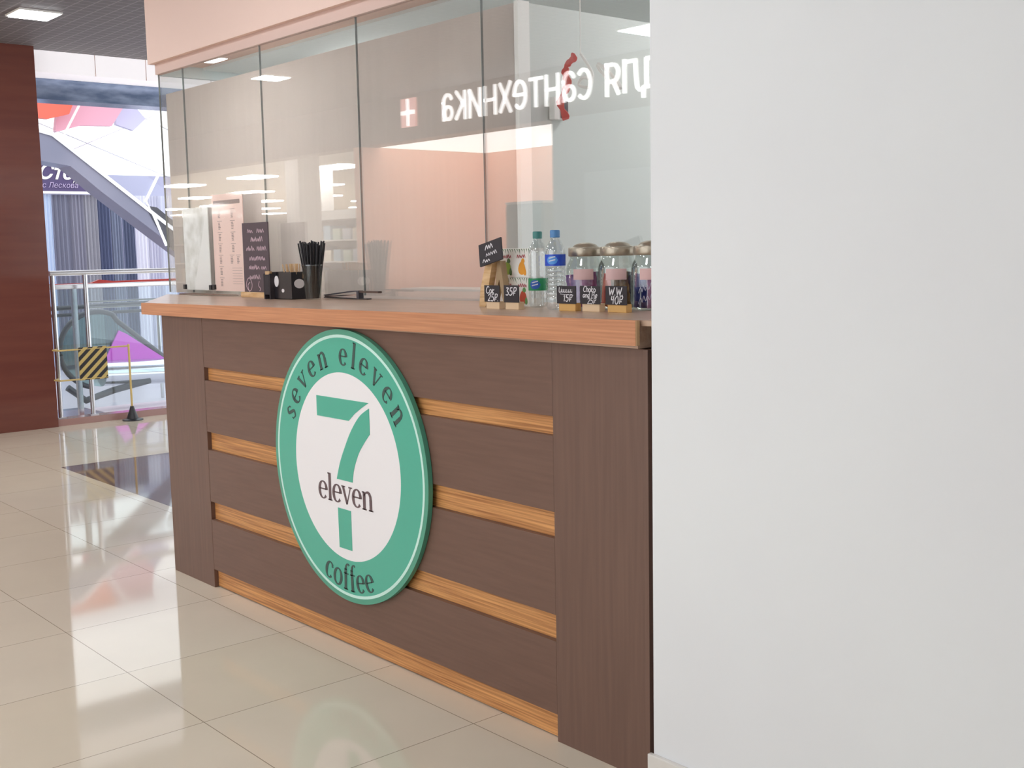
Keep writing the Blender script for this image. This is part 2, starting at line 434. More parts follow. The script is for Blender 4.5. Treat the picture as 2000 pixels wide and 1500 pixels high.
# ---------------------------------------------------------------- counter
ct = thing('coffee_counter', 'dark brown bar counter with four inset orange wood strips, against the white wall', 'counter', (-3.33, 2.116, 0))
ox, oy = -3.33, 2.116
def cb(name, x0, x1, y0, y1, z0, z1, m, bev=0, par=ct): return obj(name, B(x0-ox, x1-ox, y0-oy, y1-oy, z0, z1, bev=bev), m, par)
cb('body', -4.735, -1.905, 2.152, 2.66, .012, 1.123, m_brownv)
cb('side_panel', -4.75, -4.372, 2.116, 2.15, 0, 1.125, m_brownv, .001)
cb('side_panel', -2.284, -1.945, 2.116, 2.15, 0, 1.125, m_brownv, .001)
cb('edge_trim', -1.943, -1.928, 2.108, 2.15, 0, 1.125, m_brownv, .001)
cb('edge_trim', -1.926, -1.903, 2.122, 2.15, 0, 1.125, m_dkgrey, .001)
zs = [(.078, .290), (.366, .583), (.658, .870), (.924, 1.125)]
for z0, z1 in zs: cb('plank', -4.371, -2.285, 2.1165, 2.15, z0, z1, m_brown, .0012)
for z0, z1 in [(.004, .078), (.290, .366), (.583, .658), (.870, .924)]:
    cb('wood_strip', -4.371, -2.285, 2.134, 2.15, z0+.0005, z1-.0005, m_oak)
# worktop
wt = thing('countertop', 'tan worktop with a thick orange wood front edge on the brown counter', 'worktop', (-3.33, 2.1, 1.14))
wx, wy, wz = -3.33, 2.1, 1.14
bm = bmesh.new()
pl = [(-4.865, 2.092), (-1.945, 2.092), (-1.945, 2.74), (-6.06, 2.74)]
lo = [bm.verts.new((x-wx, y-wy, 1.128-wz)) for x, y in pl]; hi = [bm.verts.new((x-wx, y-wy, ztop(x)-wz)) for x, y in pl]
bm.faces.new(lo[::-1]); bm.faces.new(hi)
for i in range(4): bm.faces.new((lo[i], lo[(i+1) % 4], hi[(i+1) % 4], hi[i]))
obj('slab', bm, m_top, wt)
bm = bmesh.new()
vs = []
for y in (2.078, 2.0915):
    vs.append([bm.verts.new((x-wx, y-wy, z-wz)) for x, z in ((-4.868, 1.127), (-1.941, 1.136), (-1.941, ztop(-1.94)+.0005), (-4.868, ztop(-4.87)+.0005))])
bm.faces.new(vs[0]); bm.faces.new(vs[1][::-1])
for i in range(4): bm.faces.new((vs[0][i], vs[0][(i+1) % 4], vs[1][(i+1) % 4], vs[1][i]))
obj('front_edge', bm, m_oakf, wt)
obj('end_strip', B(-1.945-wx, -1.903-wx, 2.10-wy, 2.74-wy, ztop(-1.92)-.014-wz, ztop(-1.92)-wz), m_top, wt)
obj('edge_band', B(-1.9405-wx, -1.9385-wx, 2.079-wy, 2.0915-wy, 1.136-wz, 1.1985-wz), m_kraft, wt)

# ---------------------------------------------------------------- round sign
sx, sz, sy = -3.305, .652, 2.1155
sg = thing('round_sign', 'round green and white coffee sign with a large green numeral seven on the counter front', 'sign', (sx, sy, sz))
def disc(r0, r1, y0, y1, n=128):
    bm = bmesh.new(); rings = []
    def ring(r, y): return [bm.verts.new((r*math.cos(2*PI*i/n), y, r*math.sin(2*PI*i/n))) for i in range(n)]
    if r0 == 0:
        a, b = ring(r1, y0), ring(r1, y1); bm.faces.new(a); bm.faces.new(b[::-1])
        for i in range(n): bm.faces.new((a[i], a[(i+1) % n], b[(i+1) % n], b[i]))
    else:
        R = [ring(r0, y0), ring(r1, y0), ring(r1, y1), ring(r0, y1)]
        for k in range(4):
            a, b = R[k], R[(k+1) % 4]
            for i in range(n): bm.faces.new((a[i], a[(i+1) % n], b[(i+1) % n], b[i]))
    return bm
obj('board', disc(0, .470, -.016, -.001), m_dkgreen, sg)
obj('green_ring', disc(.324, .442, -.0185, -.016), m_green, sg)
obj('white_ring', disc(.442, .452, -.0190, -.016), m_ringw, sg)
obj('rim', disc(.452, .470, -.0182, -.016), m_dkgreen, sg)
obj('white_disc', disc(0, .324, -.0185, -.016), m_white, sg)
yf = -.0186
def arc_text(text, r, a0, a1, size, top=True, name='letter', m=m_letter, wx_=1.0):
    advs = [SER.get(c, (.5,))[0]*size*wx_ for c in text]
    total = r*math.radians(abs(a1-a0)); gap = (total-sum(advs))/(len(text)-1); s = 0
    for c, adv in zip(text, advs):
        if c in SER:
            mid = s+adv/2
            a = math.radians(a0)+(-mid/r if top else mid/r)
            if top:
                ex = Vector((math.sin(a), 0, -math.cos(a))); ez = Vector((math.cos(a), 0, math.sin(a)))
            else:
                ex = Vector((-math.sin(a), 0, math.cos(a))); ez = Vector((-math.cos(a), 0, -math.sin(a)))
            o0 = Vector((r*math.cos(a), yf, r*math.sin(a)))
            T = lambda u, v, d, ex=ex, ez=ez, o0=o0, adv=adv: o0+ex*(u-adv/2)+ez*v+Vector((0, -d, 0))
            bm = bmesh.new()
            for st in SER[c][1]:
                ribbon(bm, [(x*size*wx_, y*size, w*size) for x, y, w in st], T, .0012)
            obj(name, bm, m, sg)
        s += adv+gap
arc_text('seven eleven', .348, 158.5, 28.5, .058, True)
arc_text('coffee', .432, -111.5, -68.5, .062, False, wx_=.95)
bm = bmesh.new()
adv = sum(SER[c][0] for c in 'eleven'); size = .064; k = .342/(adv*size); x = -.177
for c in 'eleven':
    T = lambda u, v, d, x=x: (x+u, yf-d, -.130+v)
    bm = bmesh.new()
    for st in SER[c][1]: ribbon(bm, [(a*size*k, b*size, w*size) for a, b, w in st], T, .0012)
    obj('letter', bm, m_letter2, sg)
    x += SER[c][0]*size*k
def flat(name, pts, m, y0=yf, th=.0012):
    bm = bmesh.new(); prism(bm, pts, 1, y0-th, y0); return obj(name, bm, m, sg)
flat('numeral_piece', [(-.168, .234), (.155, .234), (.11, .212), (.07, .190), (.033, .163), (-.168, .163)], m_green)
lft = catmull([(.157, .216), (.10, .185), (.045, .13), (0, .065), (-.032, .01), (-.055, -.047)], 5)
rgt = catmull([(.043, -.047), (.055, .0), (.085, .055), (.12, .095), (.157, .130)], 5)
flat('numeral_piece', lft+rgt, m_green)
flat('numeral_piece', [(-.055, -.148), (.026, -.148), (.026, -.287), (-.053, -.287)], m_green)

# ---------------------------------------------------------------- things on the worktop (left)
def leaflet_holder(x0, x1, y, ztopp, name, label, cat, paper_m):
    t = thing(name, label, cat, ((x0+x1)/2, y, ztop((x0+x1)/2)))
    w = (x1-x0)/2; h = ztopp-ztop((x0+x1)/2)
    obj('acrylic_front', B(-w, w, -.0065, -.0045, .002, h), m_acr, t)
    obj('acrylic_back', B(-w, w, .003, .005, .002, h), m_acr, t)
    obj('foot', B(-w, w, -.028, .018, 0, .002), m_clear, t)
    return t, w, h
# white poster
t, w, h = leaflet_holder(-5.745, -5.45, 2.705, 1.622, 'leaflet_holder', 'white leaflet in a clear acrylic holder at the left end of the worktop', 'leaflet holder', m_paper)
obj('leaflet', B(-w+.004, w-.004, -.0015, .0015, .028, h-.004), noisy(mat('leaflet_paper', (240, 238, 232), .6), (222, 220, 212), (250, 249, 246), (1, 1, 1), 12, 4), t)
bm = bmesh.new(); prism(bm, [(-.04, .0305), (w-.006, .0305), (w-.006, h-.02), (w-.03, h-.03), (.05, h*.55), (-.02, h*.2)], 1, -.0024, -.0016)
obj('printed_shape', bm, m_paper, t)
for x in (-w, w): obj('clip', B(x-.012, x+.012, -.012, .01, .03, .055, bev=.002), m_black, t)
# menu
t, w, h = leaflet_holder(-5.40, -5.075, 2.700, 1.678, 'menu_stand', 'tall pale pink printed menu in a clear holder beside the small blackboard', 'menu', m_pinkp)
obj('menu_sheet', B(-w+.003, w-.003, -.0015, .0015, .024, h-.004), m_pinkp, t)
bm = bmesh.new()
box(bm, -w+.02, w-.03, -.0024, -.0016, h-.055, h-.035)
for r_ in range(7):
    zz = h-.09-r_*.056
    for cx in ((-.085, .05) if r_ < 4 else ((-.085, .03, .095) if r_ == 4 else (-.085,))):
        for k_ in range(5): box(bm, cx-.012, cx+.012+random.uniform(-.008, .0), -.0024, -.0016, zz-k_*.0075, zz-k_*.0075+.0034)
        box(bm, cx-.022, cx+.026, -.0023, -.0016, zz+.0095, zz+.0115)
for k_ in range(7): box(bm, .03, .13, -.0022, -.0016, .06+k_*.013, .0612+k_*.013)
obj('print', bm, m_print, t)
obj('clip', B(-w-.014, -w+.01, -.012, .01, .03, .055, bev=.002), m_black, t)
# chalkboard menu on a pine foot
t = thing('menu_blackboard', 'small upright blackboard with pink chalk writing in a pine foot', 'blackboard', (-4.88, 2.655, ztop(-4.88)))
obj('board', B(-.125, .118, -.003, .003, .02, .347, bev=.0008), mat('chalkboard_brown', (88, 74, 80), .6), t)
obj('foot', B(-.135, .10, -.02, .02, 0, .024, bev=.002), m_pine, t)
bm = bmesh.new()
rows = [(.30, [(-.075, .05), (.015, .065)]), (.26, [(-.045, .11)]), (.217, [(-.09, .075), (.01, .085)]), (.172, [(-.065, .15)]), (.13, [(-.075, .1), (.045, .045)]), (.085, [(-.07, .10)])]
for z, ws in rows:
    for x, wd in ws: scribble(bm, wd, .022, front(x, -.0032, z), .0028)
ribbon(bm, [(a, b, .003) for a, b in catmull([(-.075, .025), (-.105, .05), (-.095, .08), (-.07, .09), (-.05, .06), (-.06, .035), (-.08, .03), (-.09, .055), (-.07, .07)], 5)], front(0, -.0032, 0), .0005)
ribbon(bm, [(a, b, .003) for a, b in catmull([(.02, .075), (.012, .055), (.03, .04), (.02, .03)], 4)], front(0, -.0032, 0), .0005)
obj('chalk_writing', bm, m_chalkp, t)
# black organiser
t = thing('bar_caddy', 'black napkin and stick caddy with white round emblems beside the straw cup', 'caddy', (-4.50, 2.60, ztop(-4.5)))
bm = bmesh.new()
H = .118
box(bm, -.108, .108, -.05, .05, 0, .003)
for (a, b, c, d, hh) in ((-.108, -.02, -.05, -.047, H), (.0, .108, -.05, -.047, H), (-.02, 0, -.05, -.047, H*.62), (-.108, .108, .047, .05, H), (-.108, -.105, -.047, .047, H), (.105, .108, -.047, .047, H), (-.012, -.009, -.047, .047, H)):
    box(bm, a, b, c, d, 0 if hh != 0 else 0, hh)
obj('tray', bm, m_black, t)
bm = bmesh.new()
box(bm, -.085, -.048, -.072, -.0505, .02, .108)
for a, b in ((-.095, -.0865), (-.0465, -.038)): box(bm, a, b, -.072, -.0505, 0, .112)
obj('pocket', bm, m_chalk, t)
def ell(cx, cz, rx, rz, y, th=.0012, n=28):
    bm = bmesh.new(); prism(bm, [(cx+rx*math.cos(2*PI*i/n), cz+rz*math.sin(2*PI*i/n)) for i in range(n)], 1, y-th, y); return bm
obj('emblem', ell(-.018, .078, .019, .024, -.0502), m_white, t)
obj('emblem', ell(.035, .038, .011, .008, -.0502), m_white, t)
bm = bmesh.new(); prism(bm, [(-.012+.025*math.cos(a*PI/12), .068+.02*math.sin(a*PI/12)) for a in range(24)], 0, .108, .1092); obj('emblem', bm, m_white, t)
for i in range(4):
    o = obj('sugar_packet', B(-.017, .017, -.0012, .0012, 0, .075, bev=.0005), m_kraft)
    o.location = (-4.567+.001*i, 2.543-.0045*i+.002, ztop(-4.56)+.048); o.rotation_euler = (0, 0, .02*i)
    tag(o, 'flat kraft paper sugar packet standing in the front pocket of the black caddy', 'sugar packet', 'kraft packets in the caddy pocket')
# kraft sticks in the caddy
proto = None
for i in range(26):
    if proto is None:
        proto = obj('stirring_stick', B(-.0028, .0028, -.0009, .0009, 0, .15, bev=.0003), m_kraft); o = proto
    else:
        o = proto.copy(); COL.objects.link(o)
    u = (i % 13)/12-.5; v = i//13
    o.location = (-4.452+u*.075, 2.60+v*.022-.01, ztop(-4.45)+.0035)
    o.rotation_euler = (random.uniform(-.06, .06), u*.42+random.uniform(-.04, .04), random.uniform(-.5, .5))
    tag(o, 'thin kraft-coloured stick standing upright in the black caddy', 'stick', 'kraft sticks in the black caddy')
# cup with black straws
cx, cy = -4.275, 2.585
t = thing('plastic_cup', 'clear plastic cup holding black straws beside the black caddy', 'cup', (cx, cy, ztop(cx)))
obj('cup_wall', lathe(bmesh.new(), [(.0, .0), (.031, 0), (.0325, .004), (.043, .140), (.0455, .143), (.0455, .146), (.042, .146), (.0312, .006), (0, .004)], 32, cap=False), pane_glass('cup_plastic', (.84, .86, .84), .06, .04), t, True)
obj('rim', lathe(bmesh.new(), [(.0435, .144), (.0475, .144), (.0475, .148), (.0435, .148), (.0435, .144)], 32, cap=False), m_clear, t, True)
bmc = bmesh.new(); tube(bmc, [(0, 0, 0), (0, 0, .236)], .0033, 8)
proto = obj('drinking_straw', bmc, m_black, None, True)
for i in range(46):
    o = proto if i == 0 else proto.copy()
    if i: COL.objects.link(o)
    a = i*2.399; rr = math.sqrt((i+.5)/46)
    bx, by = .022*rr*math.cos(a), .022*rr*math.sin(a); tx, ty = .064*rr*math.cos(a), .055*rr*math.sin(a)
    d = Vector((tx-bx, ty-by, .232)).normalized()
    o.location = (cx+bx, cy+by, ztop(cx)+.005)
    o.rotation_mode = 'QUATERNION'; o.rotation_quaternion = Vector((0, 0, 1)).rotation_difference(d)
    o.scale = (1, 1, random.uniform(.95, 1.04))
    tag(o, 'black drinking straw standing in the clear plastic cup', 'straw', 'black straws in the plastic cup')
# tongs
t = thing('serving_tongs', 'black flat handled tongs lying on the worktop right of the straw cup', 'tongs', (-4.10, 2.67, ztop(-4.1)))
def strip(pts, w, th):
    bm = bmesh.new(); a, b = [], []
    for x, z in pts:
        a.append([bm.verts.new((x, -w/2, z)), bm.verts.new((x, w/2, z)), bm.verts.new((x, w/2, z+th)), bm.verts.new((x, -w/2, z+th))])
    for p, q in zip(a, a[1:]):
        for k in range(4): bm.faces.new((p[k], p[(k+1) % 4], q[(k+1) % 4], q[k]))
    bm.faces.new(a[0]); bm.faces.new(a[-1][::-1]); return bm
obj('upper_arm', strip([(-.21, .012), (-.12, .020), (.0, .031), (.06, .033)], .024, .004), m_dkgrey, t)
obj('lower_arm', strip([(-.21, .003), (-.1, .002), (.02, .001), (.12, .001)], .024, .004), m_black, t)
obj('blade', strip([(-.205, .006), (-.12, .009), (-.02, .013), (.05, .018)], .02, .006), m_metal, t)
obj('hinge', B(.045, .062, -.013, .013, .001, .036, bev=.002), m_dkgrey, t)
obj('handle', strip([(.06, .028), (.20, .028)], .018, .008), mat('tong_handle', (84, 66, 58), .4), t)

# ---------------------------------------------------------------- things on the worktop (right)
def price_tag(x0, x1, z0, z1, lines, label, m_blk, w=.09):
    cx_ = (x0+x1)/2; zb = ztop(cx_)
    t = thing('price_tag', label, 'price tag', (cx_, 2.352, zb))
    W2 = (x1-x0)/2
    obj('holder', B(-W2*.86, W2*.86, -.012, .012, 0, z0-zb+.002, bev=.0015), m_blk, t)
    obj('plate', B(-W2, W2, -.0145, -.0125, z0-zb, z1-zb, bev=.0006), m_chalk, t)
    bm = bmesh.new()
    for text, size, zz, off in lines:
        wd = hw_width(text, size)
        hand(bm, text, front(-wd/2+off, -.0147, z0-zb+zz), size, .13)
    obj('chalk_writing', bm, m_chalkw, t)
    return t
m_pinel = mat('pale_pine_block', (236, 206, 168), .6); m_pineo = mat('golden_pine_block', (226, 178, 108), .6)
price_tag(-2.833, -2.759, 1.214, 1.266, [('Сок', .021, .027, -.008), ('25₽.', .022, .003, .006)], 'black price tag reading 25 with the word for juice, leftmost in the row', m_pinel)
price_tag(-2.738, -2.667, 1.214, 1.267, [('35₽', .024, .022, -.002)], 'black price tag reading 35 in front of the fruit cartons', m_pinel)
t3 = price_tag(-2.497, -2.416, 1.216, 1.268, [('Uuuuuu', .015, .033, -.003), ('15₽', .02, .007, .005)], 'black price tag reading 15 with an underlined word, in front of the purple jar', m_pineo)
price_tag(-2.399, -2.318, 1.217, 1.269, [('Choko', .0165, .035, -.002), ('and Pie', .0155, .0185, 0), ('25₽', .0165, .001, .006)], 'black price tag reading Choko and Pie 25 in front of the jars', m_pinel)
price_tag(-2.297, -2.214, 1.217, 1.270, [('W.W.', .022, .027, .0), ('40₽', .022, .003, .002)], 'black price tag reading W.W. 40 on a golden pine block, rightmost in the row', m_pineo)
bm = bmesh.new(); ribbon(bm, [(-.026, .0, .0012), (.03, -.003, .0012)], front(0, -.0147, .050), .0005); obj('underline', bm, m_chalkw, t3)

# wooden stand with tilted black sign
t = thing('wooden_sign_stand', 'slanted pine stand carrying a tilted black chalk sign left of the fruit cartons', 'sign stand', (-2.915, 2.44, ztop(-2.9)))
bm = bmesh.new()
pts = [(-.055, 0), (-.022, 0), (.018, .155), (.0, .158), (-.022, .13), (-.047, .06)]
prism(bm, pts, 1, -.012, .012)
obj('leg', bm, m_pine, t)
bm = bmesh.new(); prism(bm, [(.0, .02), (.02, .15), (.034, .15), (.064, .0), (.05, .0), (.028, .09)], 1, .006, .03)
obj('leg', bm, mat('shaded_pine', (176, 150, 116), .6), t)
bm = bmesh.new(); box(bm, -.052, .052, -.003, .003, -.037, .037, bev=.001)
pln = obj('plate', bm, m_chalk, t)
pln.location = (.022, -.022, .178); pln.rotation_euler = (math.radians(-10), math.radians(-14), math.radians(6))
bm = bmesh.new()
scribble(bm, .035, .018, front(-.022, -.0032, .012), .0028); scribble(bm, .05, .014, front(-.02, -.0032, -.010), .002); scribble(bm, .03, .013, front(-.035, -.0032, -.028), .0024)
obj('chalk_writing', bm, m_chalkw, pln)

# stacked fruit cartons
def fruit(bm, cx_, cz, rx, rz, y):
    n = 16; vs = []
    prism(bm, [(cx_+rx*math.cos(2*PI*i/n)*(1-.25*math.sin(2*PI*i/n)), cz+rz*math.sin(2*PI*i/n)) for i in range(n)], 1, y-.0006, y)
m_leaf = mat('leaf_green', (84, 118, 66), .6); m_fg = mat('fruit_green', (150, 178, 66), .6); m_fo = mat('fruit_orange', (240, 160, 48), .6)
m_fr = mat('fruit_red', (205, 84, 60), .6); m_rscr = mat('script_red', (176, 58, 74), .6); m_fgd = mat('fruit_leaf_green', (112, 160, 96), .6)
m_carton = mat('carton_white', (244, 240, 232), .45)
for lev, (label, fl) in enumerate([('white fruit carton with red and green fruit, bottom of the stack of two', ((-.035, m_fg), (.040, m_fr))), ('white fruit carton with green and orange fruit pictures, on top of the stack of two', ((-.035, m_fg), (.036, m_fo)))]):
    z = ztop(-2.87)+lev*.0945
    t = thing('fruit_carton', label, 'carton', (-2.871, 2.53, z), 0, None)
    obj('box', B(-.0765, .0765, -.03, .03, 0, .094, bev=.0015), m_carton, t)
    for fx, fm in fl:
        bm = bmesh.new(); fruit(bm, fx, .030, .017, .022, -.0301); obj('fruit_picture', bm, fm, t)
        bm = bmesh.new(); fruit(bm, fx+.006, .054, .008, .008, -.0303); fruit(bm, fx+.015, .018, .006, .012, -.0304); obj('leaf_picture', bm, m_fgd if fm is m_fr else m_leaf if fm is m_fg else m_fo, t)
        bm = bmesh.new(); scribble(bm, .042, .013, front(fx-.024, -.0301, .063), .0022); obj('script', bm, m_rscr, t)
    bm = bmesh.new()
    for k in range(13):
        x = -.072+k*.0118
        prism(bm, [(x, .0925), (x+.004, .0925), (x+.006+random.uniform(-.006, .006), .0925-random.uniform(.008, .018))], 1, -.0306, -.0301)
    obj('leaf_border', bm, m_leaf, t)

# water bottles
m_pet = bpy.data.materials.new('bottle_plastic'); m_pet.use_nodes = True
pb = m_pet.node_tree.nodes['Principled BSDF']
pb.inputs['Transmission Weight'].default_value = 1; pb.inputs['IOR'].default_value = 1.25; pb.inputs['Roughness'].default_value = .02
pb.inputs['Base Color'].default_value = (.95, .97, .97, 1)
m_petc = pane_glass('clear_pet', (.9, .925, .93), .16, .05)
def bottle(x, y, cap_m, label, z0l, z1l, lab_m, emb_m, ribs):
    t = thing('water_bottle', label, 'bottle', (x, y, ztop(x)))
    R_ = .0305
    prof = [(0, .004), (.018, .0), (.026, .002), (R_, .012), (R_*.96, .02), (R_, .028)]
    z = .036
    while z < .155:
        prof += [(R_, z), (R_*(.93 if ribs else .975), z+.005), (R_, z+.010)]; z += .014
    prof += [(R_, .165), (R_*.97, .178), (.026, .190), (.019, .203), (.0135, .212), (.0128, .222), (.0128, .232)]
    obj('bottle_body', lathe(bmesh.new(), prof, 32), m_petc, t, True)
    obj('cap', lathe(bmesh.new(), [(.0128, .216), (.0148, .217), (.0152, .236), (.0135, .239), (0, .239)], 24), cap_m, t, True)
    obj('label', lathe(bmesh.new(), [(R_+.0002, z0l), (R_+.0009, z0l), (R_+.0009, z1l), (R_+.0002, z1l)], 32, cap=False), lab_m, t, True)
    bm = bmesh.new()
    for i in range(9):      # emblem curved round the label, towards the passage
        for j in range(1): pass
    n = 8; a0 = math.radians(-62); rr = R_+.0014; hgt = (z1l-z0l)
    cols = []
    for i in range(n+1):
        a = a0+(i/n-.5)*1.15; e = math.sqrt(max(0, 1-((i/n-.5)*2)**2))*.36*hgt+.0004; zc = (z0l+z1l)/2
        cols.append((bm.verts.new((rr*math.cos(a), rr*math.sin(a), zc-e)), bm.verts.new((rr*math.cos(a), rr*math.sin(a), zc+e))))
    for p, q in zip(cols, cols[1:]): bm.faces.new((p[0], q[0], q[1], p[1]))
    obj('emblem', bm, emb_m, t, True)
    bm = bmesh.new()
    for rk in range(2):
        for i in range(6):
            a = a0-.3+i*.11; zc = (z0l+z1l)/2+.004-rk*.009; rr2 = R_+.0018
            v = [bm.verts.new((rr2*math.cos(a+da), rr2*math.sin(a+da), zc+dz+i*.0008)) for da, dz in ((0, 0), (.07, .001), (.07, .0045), (0, .0035))]
            bm.faces.new(v)
    obj('lettering', bm, m_paper, t)
bottle(-2.722, 2.468, mat('cap_green', (62, 128, 122), .4), 'clear water bottle with dark green cap and low green label', .054, .092, mat('label_green', (44, 150, 96), .4), mat('emblem_blue', (40, 92, 180), .4), False)
bottle(-2.566, 2.398, mat('cap_blue', (82, 136, 190), .4), 'clear ribbed water bottle with light blue cap and high blue label', .132, .166, mat('label_blue', (34, 78, 200), .4), mat('emblem_light_blue', (80, 150, 226), .4), True)

# snack jars
def wrapper(w, h, m, name='snack_bar'):
    bm = bmesh.new(); nx, nz = 10, 12; g = [[], []]
    for s in (0, 1):
        for i in range(nx+1):
            r_ = []
            for j in range(nz+1):
                u, v = i/nx*2-1, j/nz*2-1
                puff = (1-abs(u)**4)*(1-min(1, abs(v))**8)*.009
                wr = .0016*math.sin(u*9+v*5+s)+.0012*math.sin(v*17-u*4)
                r_.append(bm.verts.new((u*w/2*(1+.04*math.sin(j*2.1)), (puff+wr*(1-abs(u)**6))*(1 if s else -1), h/2+v*h/2)))
            g[s].append(r_)
    for s in (0, 1):
        for i in range(nx):
            for j in range(nz): bm.faces.new((g[s][i][j], g[s][i+1][j], g[s][i+1][j+1], g[s][i][j+1]))
    bmesh.ops.remove_doubles(bm, verts=bm.verts, dist=.0004)
    return obj(name, bm, m, None, True)
def foil(name, a, b, sc=30): 
    return noisy(mat(name, a, .22, .15), a, b, (1, 1, 1), sc, 3)
m_purple = foil('wrapper_purple', (120, 70, 150), (176, 128, 196)); m_pinkw = foil('wrapper_pink', (232, 176, 180), (240, 200, 198)); m_redw = foil('wrapper_red', (196, 66, 56), (226, 110, 84))
m_bluew = foil('wrapper_blue', (36, 42, 110), (74, 78, 150)); m_goldw = foil('wrapper_gold', (206, 150, 70), (120, 84, 60)); m_dkw = foil('wrapper_dark', (64, 60, 72), (96, 92, 104)); m_mag = foil('wrapper_magenta', (160, 60, 130), (196, 110, 170))
m_lid = mat('lid_metal', (176, 164, 146), .3, .7)
jars = [(-2.540, 2.500, 'glass jar with domed metal lid holding purple snack bars, left of three', [(m_purple, 'purple'), (m_mag, 'magenta'), (m_pinkw, 'pale pink'), (m_dkw, 'dark grey')]),
        (-2.403, 2.500, 'glass jar with domed metal lid holding red and gold snack bars, middle of three', [(m_redw, 'red'), (m_goldw, 'gold'), (m_pinkw, 'pale pink'), (m_dkw, 'dark grey')]),
        (-2.268, 2.500, 'glass jar with domed metal lid holding blue snack bars, against the white wall', [(m_bluew, 'navy blue'), (m_mag, 'magenta'), (m_purple, 'purple'), (m_dkw, 'dark grey')])]
place = ['left jar', 'middle jar', 'jar beside the white wall']
for ji, (x, y, label, ws) in enumerate(jars):
    zb = ztop(x)
    t = thing('snack_jar', label, 'jar', (x, y, zb))
    Rj = .060
    prof = [(0, .0), (.054, 0), (Rj, .005), (Rj, .118), (.057, .134), (.049, .148), (.047, .162), (.0455, .162), (.0475, .147), (.0555, .132), (.0582, .118), (.0582, .006), (0, .004)]
    obj('jar_body', lathe(bmesh.new(), prof, 40, cap=False), m_jar, t, True)
    obj('lid', lathe(bmesh.new(), [(.0, .158), (.051, .158), (.0525, .160), (.0525, .182), (.051, .1845), (.040, .186), (.033, .193), (.018, .1985), (0, .200)], 40), m_lid, t, True)
    # pink patch painting the salmon shop's reflection on the jar
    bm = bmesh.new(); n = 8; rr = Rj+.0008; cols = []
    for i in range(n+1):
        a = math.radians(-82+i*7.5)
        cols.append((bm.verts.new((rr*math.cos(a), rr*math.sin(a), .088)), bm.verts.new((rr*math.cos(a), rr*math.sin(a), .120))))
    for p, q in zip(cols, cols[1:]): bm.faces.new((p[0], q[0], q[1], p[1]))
    obj('painted_reflection', bm, mat('reflection_pink', (226, 186, 182), .5), t, True)
    pos = [(-.018, -.030, .2), (.030, -.012, .7), (-.008, .008, -.2), (.008, .032, .3)]
    for k, ((wm, cn), (dx, dy, rz)) in enumerate(zip(ws, pos)):
        o = wrapper(.052 if k != 3 else .045, .098+.006*(k % 2), wm)
        o.location = (x+dx*.9, y+dy*.9, zb+.006); o.rotation_euler = (random.uniform(-.04, .06), random.uniform(-.12, .12), rz)
        tag(o, '%s wrapped snack bar standing in the %s' % (cn, place[ji]), 'snack bar')
    if ji == 2:
        bm = bmesh.new(); 
        for zz in (.02, .05): scribble(bm, .05, .018, lambda u, v, d, zz=zz: ((rr+d)*math.cos(math.radians(-85)+u*14), (rr+d)*math.sin(math.radians(-85)+u*14), zz+v+u*.3), .0022)
        obj('silver_script', bm, mat('silver_ink', (196, 196, 214), .4), t)

# ---------------------------------------------------------------- ceiling lights of the hall
def ceiling_light(x, y, z, s, label, m, group=None, rz=0, cat='ceiling light'):
    t = thing('ceiling_light', label, cat, (x, y, z), rz, group)
    obj('frame', B(-s/2-.015, s/2+.015, -s/2-.015, s/2+.015, -.012, 0), m_paper, t)
    obj('diffuser', B(-s/2, s/2, -s/2, s/2, -.018, -.0125), m, t)
    return t
ceiling_light(-8.27, 2.89, 3.04, .26, 'bright square ceiling light above the gap beside the red-brown column', m_lamp)
ceiling_light(-9.3, .85, 3.04, .26, 'ceiling light mirrored at the far left top corner of the glass', m_lamp)
ceiling_light(-9.95, -.14, 3.04, .26, 'ceiling light mirrored above the left glass joint', m_lamp)
ceiling_light(-6.15, -1.35, 3.04, .42, 'large ceiling light mirrored at the top right of the glass', m_lamp)
for x, y in [(-3.6, -1.3), (-12.4, 1.45), (-8.6, 1.45), (-6.5, 1.45), (-4.4, 1.45), (-2.0, .1), (.4, -1.2)]:  # out of view; the far left ones added to brighten the floor
    ceiling_light(x, y, 3.04, .42, 'unseen square ceiling light over the passage floor in front of the counter', m_lamp, 'passage ceiling lights')
ceiling_light(-2.3, 4.2, 3.04, .5, 'unseen light added above the kiosk to brighten the partition behind the glass', m_kfill)  # added fill for the partition, no such source in view
o = ceiling_light(-5.0, 3.6, 2.385, .6, 'unseen light added inside the kiosk to light the beige board from behind', m_kfill)  # added fill shining through the board from behind
proto = None
for i in range(18):
    for j in range(6):
        x = -14.2-i*3.3-(j % 2)*1.3; y = -3.6-j*2.9; q = -x/(5.5-y)
        if not 1.42 < q < 2.25: continue
        if proto is None:
            t = thing('ceiling_light', 'white rectangular ceiling light of the bright store reflected in the glass', 'ceiling light', (x, y, 2.98), 0, 'store ceiling lights')
            proto = (t, obj('diffuser', B(-.55, .55, -.3, .3, -.03, 0), m_slamp, t))
        else:
            t = proto[0].copy(); COL.objects.link(t); t.location = (x, y, 2.98)
            d = proto[1].copy(); COL.objects.link(d); d.parent = t

